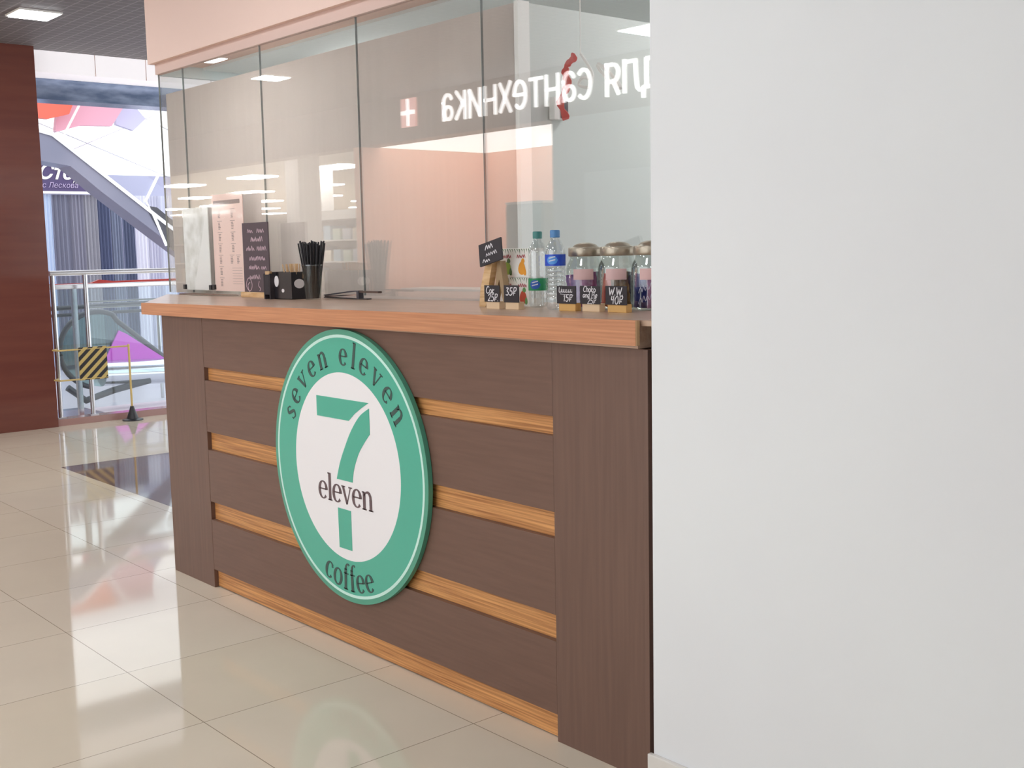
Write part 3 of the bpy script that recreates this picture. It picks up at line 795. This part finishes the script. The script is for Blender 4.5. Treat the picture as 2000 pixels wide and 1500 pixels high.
# ---------------------------------------------------------------- reflected shops
def carc(cx, cy, rx, ry, a0, a1, k=12):
    return [(cx+rx*math.cos(math.radians(a0+(a1-a0)*i/k)), cy+ry*math.sin(math.radians(a0+(a1-a0)*i/k))) for i in range(k+1)]
SANS = {
 'д': (1.0, [[(.05, .1), (.95, .1)], [(.05, .1), (.05, -.22)], [(.95, .1), (.95, -.22)], [(.17, .1), (.27, .94)], [(.22, .94), (.8, .94)], [(.8, .94), (.8, .1)]]),
 'л': (.86, [[(.02, .04), (.14, .12), (.2, .5), (.23, .94)], [(.2, .94), (.78, .94)], [(.78, 1), (.78, 0)]]),
 'я': (.82, [[(.72, 0), (.72, 1)], [(.72, .94), (.4, .94)], carc(.4, .68, .28, .26, 90, 270), [(.4, .42), (.72, .42)], [(.38, .42), (.1, 0)]]),
 'с': (.74, [carc(.45, .5, .36, .45, 48, 312, 18)]),
 'а': (.78, [carc(.38, .62, .3, .32, 150, 0, 10), [(.68, .66), (.68, 0)], carc(.36, .28, .26, .23, 0, 360, 18)]),
 'н': (.86, [[(.1, 0), (.1, 1)], [(.76, 0), (.76, 1)], [(.1, .5), (.76, .5)]]),
 'т': (.8, [[(.04, .94), (.76, .94)], [(.4, .94), (.4, 0)]]),
 'е': (.82, [carc(.43, .5, .35, .45, 0, 315, 20), [(.1, .5), (.78, .5)]]),
 'х': (.8, [[(.06, 0), (.72, 1)], [(.06, 1), (.72, 0)]]),
 'и': (.88, [[(.1, 0), (.1, 1)], [(.78, 0), (.78, 1)], [(.12, .06), (.76, .94)]]),
 'к': (.78, [[(.1, 0), (.1, 1)], [(.14, .5), (.7, 1)], [(.25, .56), (.74, 0)]]),
}
def fit_word(text, xa, xb, root, h=.28, w=.031):
    tot = sum(SANS[c][0] for c in text)+.12*(len(text)-1)
    k = (xa-xb)/tot; x = 0
    for c in text:
        bm = bmesh.new()
        for st in SANS[c][1]:
            pts = [((x+a)*k, b*h, w) for a, b in st]
            (x0, y0, _), (x1, y1, _) = pts[0], pts[1]; l = math.hypot(x1-x0, y1-y0)
            pts[0] = (x0-(x1-x0)/l*w*.3, y0-(y1-y0)/l*w*.3, w)
            ribbon(bm, pts, lambda u, v, d: (xa+8.24-u, .004+d, v), .02)
        obj('letter', bm, m_signlit, root)
        x += SANS[c][0]+.12
t = thing('store_sign', 'white lit lettering over the opposite shops, mirrored in the glass', 'sign', (-8.24, OY, 2.70))
fit_word('для', -6.66, -7.34, t)
fit_word('сантехника', -7.50, -9.70, t)
t = thing('cross_sign', 'small red square sign with a white cross, mirrored in the glass', 'sign', (-10.28, OY, 2.85))
obj('panel', B(-.13, .13, .004, .03, -.15, .15), m_signred, t)
bm = bmesh.new(); box(bm, -.02, .02, .0305, .038, -.14, .14); box(bm, -.12, .12, .0305, .038, -.02, .02); obj('cross', bm, m_signlit, t)
m_teal = mat('teal_cabinet', (128, 152, 150), .4)
def cabinet(x0, x1, y0, y1, h, label, nd):
    t = thing('cabinet', label, 'cabinet', ((x0+x1)/2, (y0+y1)/2, 0))
    w = (x1-x0)/2; d = (y1-y0)/2
    obj('carcass', B(-w, w, -d, d, 0, h), m_teal, t)
    obj('top', B(-w-.01, w+.01, -d-.01, d+.01, h, h+.025), m_pgreen, t)
    for i in range(nd):
        a = -w+2*w*i/nd+.008; b = -w+2*w*(i+1)/nd-.008
        dr = obj('door', B(a, b, d, d+.018, .06, h-.02, bev=.002), m_teal, t)
        obj('handle', B(b-.035, b-.025, d+.019, d+.035, h*.5, h*.5+.1), m_metal, dr)
cabinet(-9.42, -8.85, -3.0, -2.6, 1.84, 'tall teal cabinet in the salmon-walled shop, reflected in the glass', 1)
cabinet(-11.1, -9.6, -2.9, -2.4, .92, 'low long teal cabinet in the salmon-walled shop, reflected in the glass', 3)
m_shelf = mat('shelf_white', (232, 230, 226), .5)
goods = [mat('goods_%s' % n, c, .6) for n, c in (('sand', (222, 214, 196)), ('grey', (190, 196, 204)), ('green', (200, 214, 200)), ('blue', (176, 200, 214)))]
for k, (x, y) in enumerate([(-14.4, -5.2), (-16.8, -5.2), (-20.5, -4.6), (-23.2, -4.6), (-18.5, -9.2), (-24.5, -9.2)]):
    t = thing('store_shelf', 'white shelf unit with pale goods in the bright store reflected in the glass', 'shelf', (x, y, 0), 0, 'store shelves')
    bm = bmesh.new(); box(bm, -1, 1, -.3, -.27, 0, 2.1)
    for s in (-1, .97): box(bm, s, s+.03, -.27, .2, 0, 2.1)
    obj('frame', bm, m_shelf, t)
    for l in range(6): obj('shelf', B(-.97, .97, -.27, .2, .12+l*.36, .145+l*.36), m_shelf, t)
    for l in range(5):
        for i in range(6):
            obj('box', B(-.9+i*.3, -.9+i*.3+.22, -.2, .12, .145+l*.36, .145+l*.36+random.uniform(.15, .27)), goods[(i*7+l*3+k) % 4], t)

# ---------------------------------------------------------------- hanging cables behind the glass
t = thing('red_ribbon', 'crumpled red ribbon hanging behind the glass near the white wall', 'ribbon', (-3.05, 2.95, 2.03))
bm = bmesh.new()
P0 = catmull([(.006, 0, .03), (-.03, .0, .0), (-.03, 0, -.05), (-.058, 0, -.11), (-.05, 0, -.19)], 6)
ws = [.02+.02*abs(math.sin(i*.9)) for i in range(len(P0))]
ribbon(bm, [(p[0], p[2], w_) for p, w_ in zip(P0, ws)], lambda u, v, d: (u, d+.01*math.sin(v*60), v), .003)
obj('ribbon', bm, m_red, t)
t['label'] = 'crumpled red ribbon hanging behind the glass near the white wall'
t = thing('cable_loop', 'loose white cable hanging in two loops behind the glass beside the red ribbon', 'cable', (-2.93, 2.97, 1.98))
bm = bmesh.new(); tube(bm, catmull([(-.1, 0, .085), (-.07, .01, .04), (-.04, .0, -.0), (-.06, .0, -.035), (-.12, .01, -.02), (-.09, 0, -.0), (-.05, 0, -.01)], 8), .0055, 8)
obj('cable', bm, m_paper, t, True)
bm = bmesh.new(); tube(bm, [(.04+.055*math.cos(a*PI/12), 0, -.01-.045*math.cos(a*PI/12)+.014*math.sin(a*PI/12)) for a in range(24)], .0065, 8, True)
obj('cable', bm, m_paper, t, True)
bm = bmesh.new(); tube(bm, [(-.1, 0, .085), (-.11, .01, 1.06)], .002, 6); obj('cord', bm, m_paper, t)
t = thing('wall_socket_box', 'small pale box with a dark slot on the partition behind the glass', 'socket box', (-3.168, 2.975, 1.885))
obj('housing', B(0, .03, -.035, .035, -.04, .04, bev=.003), m_paper, t)
obj('slot', B(.0305, .034, -.005, .03, -.035, .03), m_dkgrey, t)

# ---------------------------------------------------------------- atrium edge: fascia, beam, railing
struct('trim_20', B(-10.02, -9.70, 2.3, 9, 2.87, 3.06), mat('white_fascia_glow', (250, 246, 248), .5, emit=(1, .97, 1), es=.35))  # faint glow added to brighten the fascia, which is no lamp
for i, y in enumerate((3.86, 4.30, 4.9, 5.6)): struct('trim_%d' % (21+i), B(-9.70, -9.698, y, y+.005, 2.87, 3.06), m_band)
struct('trim_30', B(-10.3, -10.025, 2.3, 9, 2.70, 2.93), noisy(mat('blue_metal_beam', (110, 130, 160), .2, .5), (104, 120, 148), (152, 166, 192), (1, 1.6, 5), 3, 5))
struct('trim_31', B(-9.70, -9.56, 3.31, 9, 0, .055), mat('marble_kerb', (168, 130, 124), .15))
t = thing('glass_balustrade', 'steel and glass balustrade along the atrium edge beyond the red-brown column', 'railing', (-9.63, 3.4, .055))
bm = bmesh.new(); tube(bm, [(0, -.05, 1.195), (0, 5, 1.195)], .022, 14); obj('handrail', bm, m_steelw, t, True)
for y in (-.03, .24, 1.52, 2.77, 4.0):
    bm = bmesh.new(); tube(bm, [(0, y, 0), (0, y, 1.18)], .02, 12)
    box(bm, -.035, .035, y-.035, y+.035, 0, .01); obj('post', bm, m_metal, t, True)
for a, b in ((-.01, .22), (.26, 1.5), (1.54, 2.75), (2.79, 3.98)): obj('glass_pane', B(-.004, .004, a, b, .06, 1.06), m_bglass, t)
for z in (.95, .90):
    bm = bmesh.new(); tube(bm, [(-.03, .27, z), (-.03, 4.9, z)], .008, 8); obj('cross_rail', bm, m_metal, t, True)
t = thing('ledge_rail', 'white ledge with a red stripe running behind the balustrade handrail', 'railing', (-9.80, 3.4, 0))
obj('white_ledge', B(-.06, .06, -.1, 5, 1.115, 1.155, bev=.006), m_steelw, t)
bm = bmesh.new(); prism(bm, [(-.1, 1.16), (.35, 1.16), (.42, 1.185), (.55, 1.17), (5, 1.20), (5, 1.155), (-.1, 1.155)], 0, -.02, .02); obj('red_stripe', bm, m_red, t)
bm = bmesh.new()
for y in (.2, 1.6, 3.0, 4.4): box(bm, -.02, .02, y-.02, y+.02, -.3, 1.114)
obj('bracket', bm, m_metal, t)
# barrier
t = thing('safety_barrier', 'low yellow barrier with a black and yellow striped plate before the balustrade', 'barrier', (-9.44, 3.9, 0))
m_yel = mat('barrier_yellow', (214, 186, 120), .5)
for y in (0,):
    bm = bmesh.new(); tube(bm, [(0, y, .09), (0, y, .645)], .009, 10); obj('post', bm, m_yel, t, True)
    bm = bmesh.new(); lathe(bm, [(0, 0), (.085, 0), (.085, .008), (.05, .016), (.03, .07), (.014, .12), (0, .12)], 20, (0, y, 0)); obj('base', bm, m_black, t, True)
for z in (.63, .385):
    bm = bmesh.new(); tube(bm, [(-.165, -.54, z), (-.08, -.60, z), (0, -.58, z), (0, 0 if z > .5 else -.19, z)], .007, 8); obj('rail', bm, m_yel, t, True)
ms = mat('hazard_yellow', (206, 180, 110), .5)
obj('plate', B(-.004, .004, -.425, -.19, .375, .645), ms, t)
bm = bmesh.new()
for k in range(-4, 6):
    c = k*.076; poly = []
    # stripe: y+z between c and c+.036 inside the plate
    y0, y1, z0, z1 = -.425, -.19, .375, .645
    def clip(poly, f):
        out = []
        for i in range(len(poly)):
            p, q = poly[i], poly[(i+1) % len(poly)]; fp, fq = f(p), f(q)
            if fp >= 0: out.append(p)
            if fp*fq < 0:
                tt = fp/(fp-fq); out.append((p[0]+(q[0]-p[0])*tt, p[1]+(q[1]-p[1])*tt))
        return out
    sc = [(y0, z0), (y1, z0), (y1, z1), (y0, z1)]
    g = lambda p: (p[1]-z0)-(p[0]-y0)*.95
    sc = clip(sc, lambda p: g(p)-c)
    if len(sc) > 2: sc = clip(sc, lambda p: c+.038-g(p))
    if len(sc) > 2: prism(bm, sc, 0, .0042, .0056)
obj('stripes', bm, m_black, t)

# ---------------------------------------------------------------- atrium
struct('floor_atrium', B(-26, -10.6, -2, 16, -.6, -.35), mat('atrium_floor', (214, 206, 214), .3))
# lower escalator
ex = -12.0
t = thing('escalator', 'lower escalator with a rounded handrail loop and magenta side panel behind the balustrade', 'escalator', (ex, 4.63, -.35))
oz = .35
loop = [(0, .0+.40*math.cos(math.radians(a)), .41+oz+.40*math.sin(math.radians(a))) for a in range(255, 60, -10)]
run = [(0, .22, .70+oz), (0, .74, .26+oz), (0, 1.6, -.30+oz)]
bm = bmesh.new(); tube(bm, loop+run, .028, 10); obj('handrail', bm, m_dkgrey, t, True)
bm = bmesh.new(); prism(bm, [(p[1]*.96, (p[2]-.41-oz)*.96+.41+oz) for p in loop]+[(.22, .66+oz), (.74, .22+oz), (.74, .1+oz), (0, .02+oz)], 0, -.008, .008); obj('glass_side', bm, m_eglass, t)
bm = bmesh.new(); prism(bm, [(.22, .60+oz), (.30, .56+oz), (.78, .22+oz), (.95, .17+oz), (.05, .17+oz), (.04, .27+oz)], 0, .01, .03); obj('magenta_panel', bm, mat('magenta', (214, 84, 214), .4), t)
bm = bmesh.new(); tube(bm, [(0, .02, .16+oz), (0, 3.2, .02+oz)], .14, 24); obj('truss_cover', bm, mat('polished_steel', (226, 228, 236), .12, .9), t, True)
bm = bmesh.new(); tube(bm, [(.1, -.38, .05+oz), (.1, -.2, -.1+oz), (.1, .1, -.02+oz), (.1, .5, .05+oz)], .035, 10); obj('kick_plate', bm, m_dkgrey, t, True)
obj('base', B(-.5, .25, -.05, 3.2, 0, .12), mat('escalator_base', (214, 206, 214), .4), t)
obj('landing', B(-.4, .3, -1.2, -.06, 0, .12), m_metal, t)
bm = bmesh.new(); tube(bm, [(-.5, -1.6, .82+oz), (-.5, 2.5, .88+oz)], .025, 8); tube(bm, [(-.5, -1.6, .75+oz), (-.5, 2.5, .79+oz)], .018, 8); obj('rail', bm, m_dkgrey, t, True)
for y in (-1.4, .9, 2.4):
    bm = bmesh.new(); tube(bm, [(-.5, y, 0), (-.5, y, .85+oz)], .02, 8); obj('post', bm, m_metal, t, True)
# upper escalator rising to the left
t = thing('escalator', 'upper grey escalator crossing diagonally under the bright atrium window', 'escalator', (-14, 5.6, 0))
def yz(*pp): return [(a-5.6, b) for a, b in pp]
m_truss = noisy(mat('truss_grey', (168, 168, 184), .3), (128, 130, 150), (146, 146, 164), (.3, .5, .5), 2, 2)
bm = bmesh.new(); prism(bm, yz((4.2, 3.05), (4.75, 2.86), (5.0, 2.80), (6.37, 1.74), (7.6, .85), (7.6, .62), (6.33, 1.58), (5.55, 2.17), (5.36, 2.33), (5.2, 2.46), (4.8, 2.52), (4.2, 2.66)), 0, -.4, 0); obj('truss', bm, m_truss, t)
bm = bmesh.new(); prism(bm, yz((4.2, 3.09), (4.76, 2.90), (5.02, 2.84), (6.39, 1.78), (7.6, .89), (7.6, .85), (6.37, 1.74), (5.0, 2.80), (4.75, 2.86), (4.2, 3.05)), 0, -.42, .02); obj('edge_trim', bm, m_steelw, t)
bm = bmesh.new(); prism(bm, yz((4.75, 2.93), (5.1, 2.86), (5.7, 2.7), (6.8, 1.9), (6.8, 1.55), (6.39, 1.80), (5.02, 2.86)), 0, -.02, 0); obj('glass_side', bm, pane_glass('thin_glass', (.95, .96, .98), .04), t)
bm = bmesh.new(); tube(bm, [(.03, 6.42-5.6, 2.62), (.03, 6.10-5.6, 2.06), (.03, 6.22-5.6, 1.82), (.03, 6.34-5.6, 1.50)], .017, 8); obj('light_strip', bm, m_led, t)
bm = bmesh.new(); prism(bm, yz((6.1, 2.0), (6.25, 1.98), (6.6, 1.7), (6.6, 1.3), (6.36, 1.5)), 0, .002, .012); obj('dark_panel', bm, m_dkgrey, t)
# lilac wall with the store front behind
struct('wall_atrium', B(-19.4, -19, -2, 16, -.35, 2.72), mat('lilac_wall', (176, 178, 205), .5))
t = thing('store_banner', 'dark purple shop banner with white script above the grey curtains', 'sign', (-17.9, 6.5, 2.58))
obj('panel', B(-.03, 0, -1.1, .5, -.2, .2), mat('banner_purple', (74, 60, 104), .5), t)
bm = bmesh.new(); font_mesh('Стор', .30, .01, lambda u, v, d: (.004+d, u-.36, v-.02), bm, .006, shear=.35); obj('script', bm, m_paper, t)
bm = bmesh.new(); font_mesh('с Лескова', .11, .01, lambda u, v, d: (.004+d, u-.30, v-.15), bm, .0, shear=.2); obj('small_script', bm, mat('banner_lilac', (176, 160, 196), .5), t)
bm = bmesh.new(); box(bm, -.02, .03, -1.1, 1.0, -.24, -.205); obj('lower_rail', bm, m_paper, t)
cols = [((176, 190, 216), 'pale blue'), ((196, 210, 232), 'light blue'), ((120, 122, 140), 'slate grey'), ((132, 132, 148), 'mid grey'), ((150, 150, 160), 'silver grey'), ((84, 92, 122), 'dark navy'), ((120, 128, 150), 'blue grey'), ((90, 98, 124), 'deep slate'), ((214, 214, 226), 'off white'), ((190, 190, 208), 'lilac grey'), ((206, 208, 224), 'pale lilac'), ((150, 150, 186), 'violet grey')]
y = 5.95
for i, (c, cn) in enumerate(cols):
    wd = (.2, .2, .26, .22, .22, .2, .18, .2, .22, .2, .24, .24)[i]
    bm = bmesh.new(); n = 16; a = []
    for j in range(n+1):
        yy = j/n*wd*.97; xx = .018*math.sin(j*1.5+i)
        a.append([bm.verts.new((xx-.006, yy, 0)), bm.verts.new((xx+.006, yy, 0)), bm.verts.new((xx+.006, yy, 2.62)), bm.verts.new((xx-.006, yy, 2.62))])
    for p, q in zip(a, a[1:]):
        for k in range(4): bm.faces.new((p[k], p[(k+1) % 4], q[(k+1) % 4], q[k]))
    bm.faces.new(a[0]); bm.faces.new(a[-1][::-1])
    o = obj('curtain', bm, mat('curtain_%s' % cn.replace(' ', '_'), c, .8), None, True); o.location = (-17.95, y, -.29)
    tag(o, '%s pleated curtain, %s in the row under the purple banner' % (cn, ['first', 'second', 'third', 'fourth', 'fifth', 'sixth', 'seventh', 'eighth', 'ninth', 'tenth', 'eleventh', 'twelfth'][i]), 'curtain', None)
    y += wd
# red canopy pieces in front of the window
struct('trim_40', B(-19, -17.8, -2, 16, 4.2, 4.45), m_steelw)
def slab(name, pts, x0, x1, m, label, cat='canopy'):
    bm = bmesh.new(); prism(bm, pts, 0, x0, x1); o = obj(name, bm, m); tag(o, label, cat); return o
slab('hanging_banner', [(5.6, 4.2), (7.0, 4.2), (6.86, 3.86), (6.72, 3.55), (6.4, 3.46), (5.6, 3.5)], -18.1, -18.0, mat('red_canvas', (236, 104, 84), .6), 'red hanging banner at the top left of the atrium window', 'banner')
slab('hanging_banner', [(6.75, 4.2), (7.72, 4.2), (7.78, 3.85), (7.50, 3.44), (7.0, 3.42), (6.62, 3.3), (6.6, 3.32)], -18.4, -18.3, mat('pink_canvas', (226, 168, 186), .6), 'pale pink hanging banner beside the red one in the atrium window', 'banner')
slab('hanging_banner', [(7.72, 4.2), (7.80, 4.2), (7.95, 3.9), (8.2, 3.62), (7.98, 3.42), (7.70, 3.5)], -18.7, -18.6, mat('lilac_canvas', (206, 206, 232), .6), 'small lilac hanging banner at the right tip of the pink one', 'banner')
bm = bmesh.new(); tube(bm, [(-17.85, 7.15, 4.25), (-17.85, 6.5, 3.1)], .018, 8); tag(obj('flag_pole', bm, m_paper), 'thin white pole slanting across the red and pink banners', 'pole')
# atrium window frame
bm = bmesh.new()
for p, q in (((8.6, 3.75), (6.9, 3.0)), ((6.6, 3.55), (9.4, 2.5)), ((6.0, 3.4), (7.7, 2.72)), ((8.0, 3.9), (9.6, 3.2))):
    tube(bm, [(-19.2, p[0], p[1]), (-19.2, q[0], q[1])], .007, 6)
struct('window_8', bm, m_steelw)
